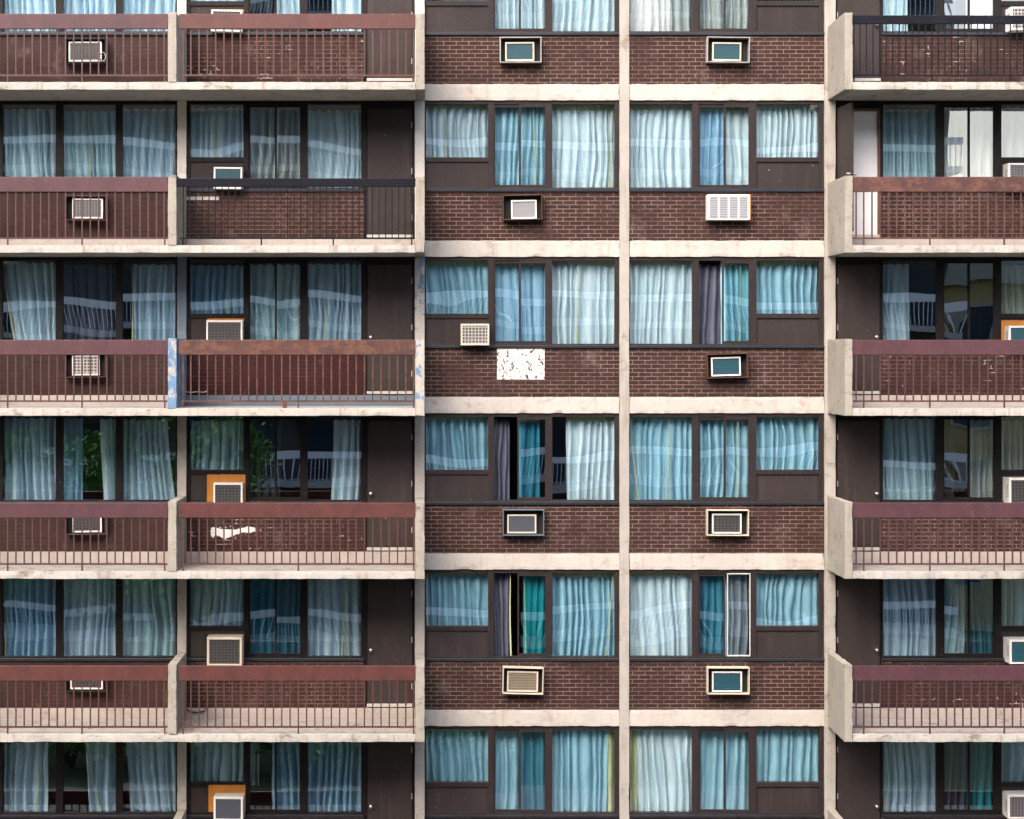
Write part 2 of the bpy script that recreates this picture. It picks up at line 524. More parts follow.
FAB = (FX(168), FX(176.5))               # balcony walls
FBC = (FX(415.8), FX(424.6))
FDE = (FX(844.5), FX(852.5))
XL = FAB[0] - (FBC[0] - FAB[1])          # far left end of bay A
XR = FDE[1] + (FBC[0] - FAB[1])
FLL = (XL - 0.14, XL)
FRR = (XR, XR + 0.14)
COL_AB = (PX(177.3), PX(186.6))
COL_BC = (PX(414.8), PX(424.6))
COL_CD = (PX(619.3), PX(629.1))
COL_DE = (PX(824.2), PX(835.2))
COL_L = (FLL[0], FLL[1])
COL_R = (FRR[0], FRR[1])

# columns and piers
for n, (a, b) in enumerate((COL_AB, COL_BC, COL_CD, COL_DE, COL_L, COL_R)):
    if n == 0 or n == 1:
        # these two change paint on the blue balcony's storey
        zs = [(0, head(2) - PITCH), (head(2) - PITCH, head(2)), (head(2), ZTOP)]
        for q, (z0, z1) in enumerate(zs):
            mat = (M['column'] if q == 0 else M['white_col']) if q != 1 else (M['slate_blue'] if n == 0 else M['fin_patch'])
            o = rough_box(a, b, -0.03, 0.35, z0, z1, 0.09, 0.008, n).build('concrete_column', mat, bld)
            if q == 1:
                o['label'] = 'column face painted slate blue' if n == 0 else 'column with peeling blue paint'
    else:
        rough_box(a, b, -0.03, 0.35, 0, ZTOP, 0.14, 0.008, n).build('concrete_column', M['column'], bld)

# blind brick flanks beyond the picture, side and rear walls, roof
for (a, b) in ((XL - 6.5, FLL[0]), (FRR[1], XR + 6.5)):
    MB().box(a, b, 0, 0.3, 0, ZTOP).build('brick_wall', M['brick'], bld)
MB().box(XL - 6.5, XL - 6.2, 0.3, 10, 0, ZTOP).build('brick_wall', M['brick'], bld)
MB().box(XR + 6.2, XR + 6.5, 0.3, 10, 0, ZTOP).build('brick_wall', M['brick'], bld)
MB().box(XL - 6.5, XR + 6.5, 10, 10.3, 0, ZTOP).build('brick_wall', M['brick'], bld)
MB().box(XL - 6.6, XR + 6.6, -0.08, 10.4, ZTOP, ZTOP + 0.3).build('roof', M['slab'], bld)

BAYS = {'A': (XL, COL_AB[0]), 'B': (COL_AB[1], COL_BC[0]), 'C': (COL_BC[1], COL_CD[0]), 'D': (COL_CD[1], COL_DE[0]), 'E': (COL_DE[1], XR)}
for i in ROWS:                           # room floors, one slab a storey
    MB().box(XL - 6.2, XR + 6.2, 0.36, 9.9, rel(i, 156.4), rel(i, 143)).build('floor_slab', M['room'], bld)
for key in 'ABCDE':
    x = BAYS[key][1]
    MB().box(x + 0.02, x + 0.12, 0.36, 5.0, 0, ZTOP).build('partition_wall', M['room'], bld)
MB().box(XL - 0.12, XL - 0.02, 0.36, 5.0, 0, ZTOP).build('partition_wall', M['room'], bld)
MB().box(XL - 6.0, XR + 6.0, 5.0, 5.15, 0, ZTOP).build('room_wall', M['room'], bld)

# beams
for i in list(ROWS):
    for key in 'ABCDE':
        a, b = BAYS[key]
        if key in 'CD':
            z1 = rel(i, 139.9)
            z0 = rel(i, 156.4)
            rough_box(a, b, -0.012, 0.35, z0, z1, 0.05, 0.012, i * 3 + ord(key)).build('concrete_beam', M['beam'], bld)
        else:
            blue = (key == 'B' and i == 2)
            o = rough_box(a, b, -0.006, 0.35, rel(i, 156.4), rel(i, 138.2), 0.06, 0.008, i * 3 + ord(key)).build('concrete_beam', M['slate_blue'] if blue else M['curb'], bld)
for key in 'ABCDE':                      # the beam over the top row, under the roof
    a, b = BAYS[key]
    rough_box(a, b, -0.012, 0.35, head(0), ZTOP, 0.09, 0.01, ord(key)).build('concrete_beam', M['beam'], bld)

# ---- windows
YG = 0.062
def pane(parent, x0, x1, z0, z1, mat, rnd, y=YG):
    nx, nz = 6, 8
    a, b, t = rnd.gauss(0, 0.0021), rnd.gauss(0, 0.0018), rnd.gauss(0, 0.0028)
    bow = rnd.gauss(0.0003, 0.0004)
    wv, ph = rnd.gauss(0, 0.00012), rnd.uniform(0, 6.28)
    xc, zc, w2, h2 = (x0 + x1) / 2, (z0 + z1) / 2, (x1 - x0) / 2, (z1 - z0) / 2
    vs, fs = [], []
    for k in range(nz + 1):
        for j in range(nx + 1):
            x, z = x0 + (x1 - x0) * j / nx, z0 + (z1 - z0) * k / nz
            u, v = x - xc, z - zc
            vs.append((x, y + a * v + b * u + t * u * v + bow * (1 - (u / w2) ** 2) * (1 - (v / h2) ** 2) + wv * math.sin(7 * z + 3 * x + ph), z))
    for k in range(nz):
        for j in range(nx):
            n = k * (nx + 1) + j
            fs.append((n, n + 1, n + nx + 2, n + nx + 1))
    me = bpy.data.meshes.new('pane')
    me.from_pydata(vs, [], fs)
    for p in me.polygons:
        p.use_smooth = True
    me.materials.append(mat)
    o = bpy.data.objects.new('pane', me)
    C.objects.link(o)
    o.parent = parent
    return o

# bay: list of lights (kind, left px, right px); 'tall', 'short' (over an infill panel), 'slide' (with its meeting stile)
LIGHTS = {
    'A': [('tall', 2.2, 55.4), ('tall', 62.6, 115.4), ('tall', 122.2, 175.2)],
    'B': [('short', 189.8, 243.2), ('slide', 248.6, 301.6, 276.0), ('tall', 307.6, 361.0)],
    'C': [('short', 426.0, 488.2), ('slide', 494.0, 547.0, 520.4), ('tall', 552.4, 614.8)],
    'D': [('tall', 630.2, 692.4), ('slide', 699.0, 750.6, 725.4), ('short', 756.8, 819.4)],
    'E': [('tall', 883.6, 937.0), ('slide', 943.8, 995.4, 969.8), ('short', 1002.0, 1056.0)],
}
OUTER = {'A': (-3.5, 177.3), 'B': (186.6, 364.0), 'C': (424.6, 619.3), 'D': (629.1, 824.2), 'E': (881.6, 1059.0)}
OPEN_LEFT = {('C', 3), ('C', 4), ('D', 2)}
def window(i, key):
    fm = M['frame'] if key in 'CD' else M['frame_shaded']
    rnd = random.Random(i * 31 + ord(key))
    mb = MB()
    xo0, xo1 = PX(OUTER[key][0]), PX(OUTER[key][1])
    zt, zb = rel(i, 0), rel(i, 91.5)
    zpt, zpb = rel(i, 3.7), rel(i, 86.8)
    y0, y1 = 0.022, 0.11
    L = LIGHTS[key]
    edges = [xo0] + [e for l in L for e in (PX(l[1]), PX(l[2]))] + [xo1]
    for q in range(0, len(edges), 2):
        mb.box(edges[q], edges[q + 1], y0, y1, zb, zt)
    for q in range(1, len(edges) - 1, 2):
        mb.box(edges[q], edges[q + 1], y0 + 0.004, y1, zpt, zt)
        mb.box(edges[q], edges[q + 1], y0 + 0.004, y1, zb, zpb)
    for l in L:
        if l[0] == 'short':
            mb.box(PX(l[1]), PX(l[2]), y0 + 0.002, y1, rel(i, 61.3), rel(i, 56.6))
    win = mb.build('window', fm, bld, 0.004)
    sl = MB().box(xo0 + 0.004, xo1 - 0.004, -0.035, 0.02, rel(i, 91.3), rel(i, 88.4)).build('sill', M['sill'], win, 0.004)
    for n, l in enumerate(L):
        xa, xb = PX(l[1]), PX(l[2])
        if l[0] == 'tall':
            pane(win, xa, xb, zpb, zpt, M['glass'], rnd)
        elif l[0] == 'short':
            pane(win, xa, xb, rel(i, 56.6), zpt, M['glass'], rnd)
            MB().box(xa, xb, 0.05, 0.09, zpb, rel(i, 61.3)).build('infill_panel', M['panel'], win)
        else:
            xm = PX(l[3])
            t = 1.9 / S
            isopen = (key, i) in OPEN_LEFT
            if not isopen:
                s1 = MB().frame(xa, xm, 0.045, 0.07, zpb, zpt, t * 0.7, t * 1.4).build('sash', fm, win)
                pane(win, xa + t * 0.7, xm - t * 0.7, zpb + t * 1.4, zpt - t * 1.4, M['glass'], rnd, 0.058)
            white = (key, i) == ('D', 4)
            if white:
                xm = PX(728.6)
            s2 = MB().frame(xm - t * 0.55 - (t if isopen else 0), xb, 0.025, 0.05 if not isopen else 0.06, zpb, zpt, t * (0.35 if white else 0.9), t * (0.5 if white else 1.4)).build('sash', M['white'] if white else fm, win)
            if white:
                s2['label'] = 'white framed sash'
            pane(win, xm + t * 0.3, xb - t * 0.9, zpb + t * 1.4, zpt - t * 1.4, M['glass_teal'] if isopen else M['glass'], rnd, 0.04)
    return win

WIN = {}
for i in ROWS:
    for key in 'ABCDE':
        WIN[key, i] = window(i, key)

# ---- spandrel brickwork under the windows
BRK = {('B', 0): 'brick_chip', ('B', 1): 'brick_warm', ('B', 2): 'brick_maroon', ('B', 3): 'brick_chip', ('B', 4): 'brick_warm'}
for i in ROWS:
    for key in 'ABCDE':
        a, b = PX(OUTER[key][0]), PX(OUTER[key][1])
        if key in 'CD':
            a, b = BAYS[key]
        bot = 139.9 if key in 'CD' else 138.2
        if i == 6:
            bot = 156
        mat = M['brick'] if key in 'CD' else M[BRK.get((key, i), 'brick_dull' if key == 'A' else 'brick_chip' if (i % 2 == 0) else 'brick')]
        o = MB().box(a, b, 0.0, 0.3, rel(i, bot), rel(i, 91.5)).build('brick_wall', mat, bld)
        if (key, i) == ('B', 2):
            o['label'] = 'brickwork painted maroon'

# ---- doors
DOORS = {'A': (-48, -5, -50.6, -3.5), 'B': (366.8, 412.4, 364.0, 414.8), 'E': (837.4, 880.6, 835.2, 881.6)}
def door(i, key):
    xa, xb, xo0, xo1 = DOORS[key]
    zb = rel(i, 134.2)
    fr = MB()
    fr.box(PX(xo0), PX(xa), 0.02, 0.12, zb, rel(i, 0))
    fr.box(PX(xb), PX(xo1), 0.02, 0.12, zb, rel(i, 0))
    fr.box(PX(xa), PX(xb), 0.022, 0.12, rel(i, 7.5), rel(i, 0))
    o = fr.build('door', M['frame_shaded'], bld)
    MB().box(PX(xa), PX(xb), -0.02, 0.12, zb - 0.05, zb).build('threshold', M['steel_bar'], o, 0.003)
    MB().box(PX(xo0), PX(xo1), 0.03, 0.3, rel(i, 138.2), zb - 0.052).build('dark_gap_strip', M['frame_shaded'], o)  # dark strip filling the gap under the threshold
    if (key, i) == ('E', 1):
        # the leaf stands open towards the balcony, a white inner door behind it
        th = math.radians(84.5)
        wd = PX(xb) - PX(xa)
        me = MB().box(0, wd, 0, 0.045, zb + 0.01, rel(i, 7.7)).build('door_leaf', M['door'], o, 0.004)
        me.location = (PX(xa) - 0.008, 0.0, 0)
        me.rotation_euler = (0, 0, -th)
        hb = MB().tube([(wd - 0.06, -0.06, zb + 0.98), (wd - 0.06, 0.1, zb + 0.98)], 0.025).build('door_handle', M['chrome'], o)
        hb.location = me.location
        hb.rotation_euler = me.rotation_euler
        j = MB()
        j.box(PX(xb) - 0.035, PX(xb), 0.03, 0.14, zb, rel(i, 8))
        j.box(PX(xa), PX(xb) - 0.035, 0.03, 0.14, rel(i, 10), rel(i, 8))
        j.build('door_jamb', M['wood'], o)
        wdr = MB().box(PX(xa) + 0.01, PX(xb) - 0.037, 0.07, 0.11, zb + 0.005, rel(i, 10.1)).build('inner_door', M['white_door'], o, 0.004)
        wdr['label'] = 'white inner door'
        return o
    MB().box(PX(xa) + 0.004, PX(xb) - 0.004, 0.035, 0.08, zb + 0.012, rel(i, 7.7)).build('door_leaf', M['door'], o, 0.004)
    s = 1 if key == 'E' else -1
    xh = PX(xb) - 0.07 if s > 0 else PX(xa) + 0.07
    zh = zb + 0.93
    MB().tube([(xh, 0.035, zh), (xh, 0.02, zh), (xh, 0.0, zh), (xh, -0.03, zh), (xh, -0.045, zh)], [0.035, 0.034, 0.014, 0.032, 0.024], 12).build('door_handle', M['chrome'], o, smooth=True)
    hg = MB()
    xg = PX(xa) + 0.01 if s > 0 else PX(xb) - 0.01
    for k in (0.25, 1.05, 1.85):
        hg.tube([(xg, 0.028, zb + k), (xg, 0.028, zb + k + 0.1)], 0.009, 6)
    hg.build('hinge', M['steel'], o)
    return o
for i in ROWS:
    for key in 'ABE':
        door(i, key)

# ---- balconies
RAIL = {('A', 0): 'mauve', ('B', 0): 'red', ('E', 0): 'black', ('A', 1): 'mauve', ('B', 1): 'black', ('E', 1): 'rust',
        ('A', 2): 'mauve', ('B', 2): 'rust', ('E', 2): 'mauve', ('A', 3): 'mauve', ('B', 3): 'red', ('E', 3): 'mauve',
        ('A', 4): 'red', ('B', 4): 'red', ('E', 4): 'mauve', ('A', 5): 'red', ('B', 5): 'red', ('E', 5): 'mauve'}
def railing(i, key, x0, x1):
    kind = RAIL[key, i]
    mat = M['rail_' + kind]
    zs = rel(i, SOFFIT_OFF)
    u = 1.0 / KF
    black = kind == 'black'
    ztop = zs + (74.5 if black else 76) * u
    zrb = zs + (66 if black else 61) * u
    zbr = zs + 14.6 * u
    y = YF + 0.02
    rl = MB().box(x0, x1, y, y + 0.05, zrb, ztop).build('railing', mat, bld, 0.006)
    rl['label'] = {'mauve': 'mauve painted steel railing', 'red': 'red brown painted steel railing', 'rust': 'rust streaked brown railing', 'black': 'black painted steel railing'}[kind]
    xb0, xb1 = x0 + (0.01 if key != 'B' else 0.04), x1 - 0.01
    MB().box(xb0, xb1, y + 0.012, y + 0.04, zbr - 0.014, zbr + 0.014).build('bottom_rail', mat, rl)
    r = 0.008 if black else 0.011
    step = (6.55 if black else 8.28) * u
    n = int((xb1 - xb0) / step)
    off = (xb1 - xb0 - n * step) / 2
    bar = bpy.data.meshes.new('baluster')
    m0 = MB().box(-r, r, -r, r, zbr + 0.014, zrb)
    bar.from_pydata(m0.v, [], m0.f)
    bar.materials.append(mat)
    for k in range(n + 1):
        xx = xb0 + off + k * step
        if k == 0:
            xx += r
        if k == n:
            xx -= r
        o = bpy.data.objects.new('baluster', bar)
        o.location = (xx, y + 0.026, 0)
        o.rotation_euler = (0, 0, R.gauss(0, 0.03))
        C.objects.link(o)
        o.parent = rl
    zf = rel(i, FLOOR_OFF)
    for fx in ((0.0, 0.34, 0.67, 1.0) if black else (0.0, 0.5, 1.0) if key == 'B' else (0.03, 0.33, 0.66, 1.0)):
        xx = xb0 + off + round(fx * n) * step
        xx = min(max(xx, xb0 + 0.02), xb1 - 0.02)
        MB().box(xx - 0.012, xx + 0.012, y + 0.014, y + 0.038, zf - 0.002, zbr - 0.014).build('rail_post', mat, rl)

def slab(x0, x1, i, name='balcony_slab', seed=0):
    rough_box(x0, x1, YF, -0.014, rel(i, SOFFIT_OFF), rel(i, FLOOR_OFF), 0.06, 0.009, seed).build(name, M['slab'], bld)

def low_wall(x, i, mat, full, seed, hgt=78.0, label=None):
    z0 = rel(i, SOFFIT_OFF) + 0.002 if full else rel(i, FLOOR_OFF)
    o = rough_box(x[0], x[1], YF - 0.012, -0.032, z0, rel(i, SOFFIT_OFF) + hgt / KF, 0.05, 0.009, seed).build('balcony_wall', mat, bld)
    if label:
        o['label'] = label

for i in range(0, 6):
    slab(FLL[0], FBC[0] - 0.002, i, seed=i * 5)
    slab(FDE[1] + 0.002, FRR[1], i, seed=i * 5 + 2)
    low_wall(FAB, i, M['fin_blue'] if i == 2 else M['fin'], False, i, 77.5, 'low balcony wall with peeling blue paint' if i == 2 else None)
    low_wall(FBC, i, M['fin_patch'] if i == 2 else M['fin'], True, i + 20, 76.0, 'low balcony wall with blue paint traces' if i == 2 else None)
    low_wall(FDE, i, M['fin'], True, i + 40, 77.0)
    low_wall(FLL, i, M['fin'], False, i + 60)
    low_wall(FRR, i, M['fin'], False, i + 80)
    railing(i, 'A', XL + 0.01, FAB[0] - 0.006)
    railing(i, 'B', FAB[1] + (0.04 if i != 1 else 0.006), FBC[0] + 0.0 - 0.004)
    railing(i, 'E', FDE[1] + 0.006, XR - 0.01)

# ---- odd pieces fixed to the wall
o = MB().box(PX(497), PX(544.7), -0.014, -0.002, PZ(379.6), PZ(348.6)).build('cover_board', M['board'], bld, 0.003)
o['label'] = 'flaking white board over an empty air conditioner opening'
# splash of old white paint on the fourth balcony's brickwork
pts = [(211, 528), (214, 527), (222, 529), (234, 529.5), (244, 528), (248, 526), (255, 527.5), (256, 531), (250, 533), (243, 532), (236, 534.5), (230, 537), (224, 540), (220, 536), (215, 535), (213, 538), (211, 535)]
rs = random.Random(12)
mb = MB()
def splash(poly, rag):
    fine = []
    for q in range(len(poly)):
        (ax, az), (bx, bz) = poly[q], poly[(q + 1) % len(poly)]
        for e in range(6):
            u = e / 6
            fine.append((ax + (bx - ax) * u + rs.gauss(0, rag), az + (bz - az) * u + rs.gauss(0, rag)))
    m, off = len(fine), len(mb.v)
    mb.v += [(PX(a), -0.004, PZ(b)) for a, b in fine] + [(PX(a), 0.0, PZ(b)) for a, b in fine]
    mb.f += [tuple(off + k for k in range(m))[::-1]] + [(off + k, off + (k + 1) % m, off + m + (k + 1) % m, off + m + k) for k in range(m)]
splash(pts, 0.28)
for q in range(26):
    cx, cz, rr = rs.gauss(233, 14), rs.gauss(532, 5), rs.uniform(0.25, 0.9)
    if rs.random() < 0.3:
        cx, cz = rs.gauss(254, 3), rs.gauss(549, 1.5)
    if cz < 549.5:
        splash([(cx - rr, cz), (cx, cz - rr * 0.7), (cx + rr, cz), (cx, cz + rr)], 0.12)
o = mb.build('paint_patch', M['white'], bld)
o['label'] = 'splash of white paint on the balcony brickwork'
o = MB().box(PX(183.5), PX(219), -0.02, -0.003, PZ(200.2), PZ(196.8)).build('wall_strip', M['steel'], bld)
o['label'] = 'rusty white strip on the brickwork'
for (key, x0, x1, y0, y1, lab) in (('B', 207, 245.5, 474.5, 503, 0), ('B', 208.5, 245.5, 785, 812, 0), ('B', 207.5, 244, 318.5, 336, 0), ('B', 211, 244, 9.5, 28, 0), ('E', 1001.5, 1040, 320.3, 340, 0)):
    o = MB().box(PX(x0), PX(x1), 0.0, 0.045, PZ(y1), PZ(y0)).build('plywood_panel', M['ply'], bld, 0.003)
    o['label'] = 'orange plywood filler panel around an air conditioner'

# ------------------------------------------------------------------ air conditioners
GA = 'air conditioners set in the facade'
def sleeve_unit(x0, x1, y0, y1, ux0, ux1, uy0, uy1, sleeve, bezel, face, label, proud=0.17, unit=0.10, lip=0.9, nfaces=1):
    X0, X1, Z1, Z0 = PX(x0), PX(x1), PZ(y0), PZ(y1)
    t = thing('air_conditioner', ((X0 + X1) / 2, -0.001, Z0), label, 'air conditioner', GA)
    at = ((X0 + X1) / 2, -0.001, Z0)
    t.rotation_euler = (0, random.Random(int(x0 * 3 + y0)).gauss(0, 0.009), 0)
    tk = lip / S
    s = MB().frame(X0, X1, -proud, -0.001, Z0, Z1, tk)
    s.build('sleeve', M[sleeve], t, 0.003, at=at)
    MB().box(X0 + tk, X1 - tk, -0.02, -0.003, Z0 + tk, Z1 - tk).build('shade_backing', M['black'], t, at=at)  # black sheet in place of the shaded depth of the opening
    a, b, d, c = PX(ux0), PX(ux1), PZ(uy0), PZ(uy1)
    c = max(c, Z0 + tk + 0.003)
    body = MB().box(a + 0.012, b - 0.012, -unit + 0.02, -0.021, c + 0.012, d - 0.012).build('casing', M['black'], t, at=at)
    MB().frame(a, b, -unit - 0.015, -unit + 0.019, c, d, 1.6 / S).build('bezel', M[bezel], t, 0.004, at=at)
    MB().box(a + 1.6 / S, b - 1.6 / S, -unit, -unit + 0.018, c + 1.6 / S, d - 1.6 / S).build('coil_face', M[face], t, at=at)
    return t

def box_unit(x0, x1, y0, y1, bezel, face, label, proud=0.22, tb=1.7, vents=True, y_back=0.0):
    X0, X1, Z1, Z0 = PX(x0), PX(x1), PZ(y0), PZ(y1)
    at = ((X0 + X1) / 2, y_back, Z0)
    t = thing('air_conditioner', at, label, 'air conditioner', GA)
    MB().box(X0, X1, -proud, 0.049, Z0, Z1).build('casing', M[bezel], t, 0.008, at=at)
    t.rotation_euler = (0, random.Random(int(x0 * 3 + y0)).gauss(0, 0.006), 0)
    k = tb / S
    MB().frame(X0 + 0.004, X1 - 0.004, -proud - 0.022, -proud - 0.001, Z0 + 0.004, Z1 - 0.004, k).build('bezel', M[bezel], t, 0.004, at=at)
    MB().box(X0 + k, X1 - k, -proud - 0.012, -proud - 0.002, Z0 + k, Z1 - k).build('coil_face', M[face], t, at=at)
    if vents:
        v = MB()
        for q in range(7):
            zz = Z0 + (Z1 - Z0) * (0.3 + 0.07 * q)
            v.box(X0 - 0.003, X0 + 0.001, -proud + 0.04, -proud + 0.14, zz, zz + 0.008)
            v.box(X1 - 0.001, X1 + 0.003, -proud + 0.04, -proud + 0.14, zz, zz + 0.008)
        v.build('side_vents', M['black'], t, at=at)
    return t

# far left bay, seen through the railings
def hA(i):
    return 100.5 + 156.4 * (i - 1)
lefts = [(0, 'black', 'white', 'dark_coil', 70, 103, 'air conditioner with loose cable, behind the topmost far left railing'),
         (1, 'rusty', 'white', 'fine_grid', 73.5, 104, 'white gridded air conditioner behind the second far left railing from the top'),
         (2, 'rusty', 'white', 'grid', 73.5, 101, 'coarse square grid air conditioner behind the far left railing beside the blue wall'),
         (3, 'rusty', 'white', 'dark_coil', 74, 103, 'dark faced air conditioner half hidden by the fourth far left railing'),
         (4, 'black', 'white', 'dark_coil', 71.5, 104, 'air conditioner with white bottom edge behind the lowest far left railing')]
for i, sl, bz, fc, u0, u1, lab in lefts:
    h = hA(i)
    sleeve_unit(67, 107.5, h + 96, h + 120.5, u0, u1, h + 98.5, h + 118.5, sl, bz, fc, lab, lip=0.7)
# coil of cable hanging by the topmost one
pts = []
for k in range(40):
    a = k * 0.55
    pts.append((PX(104.5) + 0.06 * math.cos(a) + 0.012 * math.sin(a * 0.31), -0.15 - 0.0012 * k, PZ(58.5) + 0.075 * math.sin(a)))
o = MB().tube(pts, 0.006, 6).build('power_cable', M['cable'], None, smooth=True, at=(PX(104.5), -0.15, PZ(62)))
tag(o, 'coil of pale cable hanging beside the topmost far left air conditioner', 'cable')

mids = [
    (499.6, 541, 38.5, 64, 505, 534, 43.2, 62, 'steel', 'cream_metal', 'teal', 'teal faced air conditioner in pale edged sleeve, topmost brickwork left of the middle column'),
    (502.6, 542, 195.5, 220.5, 511, 536.5, 200.6, 219.4, 'rusty', 'white', 'grey_coil', 'pale grey air conditioner in a rusty brown sleeve, left of the middle column'),
    (502.5, 543.6, 508.8, 534.8, 507, 536, 514, 532.8, 'blue_steel', 'cream_metal', 'slate_coil', 'grey air conditioner in a blue grey steel sleeve on brickwork'),
    (502, 542.6, 666, 692.6, 506.5, 537.5, 670.2, 690.8, 'cream_metal', 'cream_metal', 'gold_grid', 'cream air conditioner with golden grille in a cream sleeve, lowest left of middle column'),
    (705.5, 748, 38.5, 64, 711, 740, 43.5, 62, 'steel', 'cream_metal', 'teal', 'teal faced air conditioner in pale edged sleeve, topmost brickwork right of the middle column'),
    (706, 746.8, 353.6, 378, 710.5, 740, 357, 376, 'rusty', 'white', 'teal', 'teal faced white rimmed air conditioner in a dark rusty sleeve on brickwork'),
    (705.6, 747.4, 509.2, 535, 711, 740.5, 513.2, 533, 'cream_metal', 'white', 'dark_coil', 'dark faced white rimmed air conditioner in a rusty cream sleeve right of middle column'),
    (706, 748, 666, 692.8, 711, 741, 670.4, 691, 'cream_metal', 'white', 'teal', 'teal faced air conditioner in a cream sleeve, lowest brickwork right of the middle column'),
]
for a in mids:
    sleeve_unit(*a)
# white louvred unit that fills its sleeve
X0, X1, Z1, Z0 = PX(705.5), PX(748), PZ(195.4), PZ(221)
at = ((X0 + X1) / 2, 0, Z0)
t = thing('air_conditioner', at, 'large white louvred air conditioner covering its whole opening, brickwork right of middle column', 'air conditioner', GA)
MB().box(X0, X1, -0.2, -0.002, Z0, Z1).build('casing', M['white'], t, 0.012, at=at)
MB().box(X1 + 0.001, X1 + 0.016, -0.19, -0.003, Z0 + 0.01, Z1).build('side_strip', M['ply'], t, at=at)
wq = (X1 - X0 - 0.05) / 4
for q in range(4):
    xa = X0 + 0.025 + wq * q
    MB().box(xa + 0.018, xa + wq - 0.018, -0.207, -0.201, Z0 + 0.035, Z1 - 0.04).build('louvre_panel', M['louvre'], t, 0.004, at=at)

box_unit(460.5, 489, 324, 345.6, 'cream_metal', 'grid', 'cream window air conditioner with square grid above the flaking white board', 0.2)
box_unit(212, 243, 11.5, 33.5, 'white', 'dark_coil', 'white air conditioner in orange filler behind the topmost red railing beside the door', 0.16)
box_unit(214.5, 243.2, 168, 190, 'white', 'teal', 'white rimmed dark teal air conditioner above the black railing of the left balcony', 0.16)
box_unit(207.3, 243.6, 320.5, 344, 'white', 'dark_coil', 'wide white rimmed air conditioner beside the slate blue painted column', 0.16)
box_unit(214.5, 243.8, 482.2, 504.5, 'white', 'dark_coil', 'white air conditioner in an orange plywood panel above the white paint splash', 0.18)
box_unit(208.8, 243.8, 634.5, 663.4, 'cream_metal', 'dark_coil', 'big cream box air conditioner with dirty dark grille standing on the left sill', 0.28, 2.2)
box_unit(215.2, 244.6, 793, 817, 'white', 'slate_coil', 'white air conditioner with grey face in lowest orange plywood panel', 0.26, 2.0)
box_unit(1006, 1044, 9.5, 33, 'white', 'grid', 'white gridded air conditioner above the topmost black railing at the right edge', 0.24)
box_unit(1003.5, 1042, 164.5, 190, 'white', 'fine_grid', 'pale air conditioner at the right edge above the rust streaked railing', 0.24)
box_unit(1004.5, 1042, 326, 347, 'white', 'teal', 'teal faced air conditioner under an orange plywood strip at the right edge', 0.22)
box_unit(1003.5, 1042, 477, 504, 'white', 'dark_coil', 'white box air conditioner with dark face at the right edge', 0.3)
box_unit(1004, 1042, 637, 661, 'white', 'teal', 'white box air conditioner with teal face at the right edge, fifth window row', 0.3)
box_unit(1003, 1042, 791, 815, 'white', 'fine_grid', 'lowest white gridded air conditioner at the right edge', 0.26)

# little brick left on the edge of the blue balcony
o = rough_box(FX(282.4), FX(286.2), YF + 0.03, YF + 0.14, rel(2, FLOOR_OFF), rel(2, FLOOR_OFF) + 0.1, 0.03, 0.004).build('loose_brick', plain('rust_red_brick', (0.16, 0.045, 0.03), 0.8), None, at=(FX(284), YF + 0.08, rel(2, FLOOR_OFF)))
tag(o, 'small rust red brick standing on the balcony edge before the maroon wall', 'brick')
# loose cable ends on the balconies
for (pts, lab) in (([(186, 391.5), (190, 392.5), (197, 391.8), (204, 392.4), (207, 391)], 'pale loose cable along the foot of the maroon balcony wall'),
                   ([(187, 709), (191, 711.5), (198, 712), (204, 711), (206.5, 708)], 'dark loose cable along the foot of the lowest left balcony wall')):
    p3 = [(PX(a), -0.03, PZ(b)) for a, b in pts]
    o = MB().tube(p3, 0.011, 6).build('loose_cable', M['cable'] if 'pale' in lab else M['black'], None, smooth=True, at=p3[2])
    tag(o, lab, 'cable')

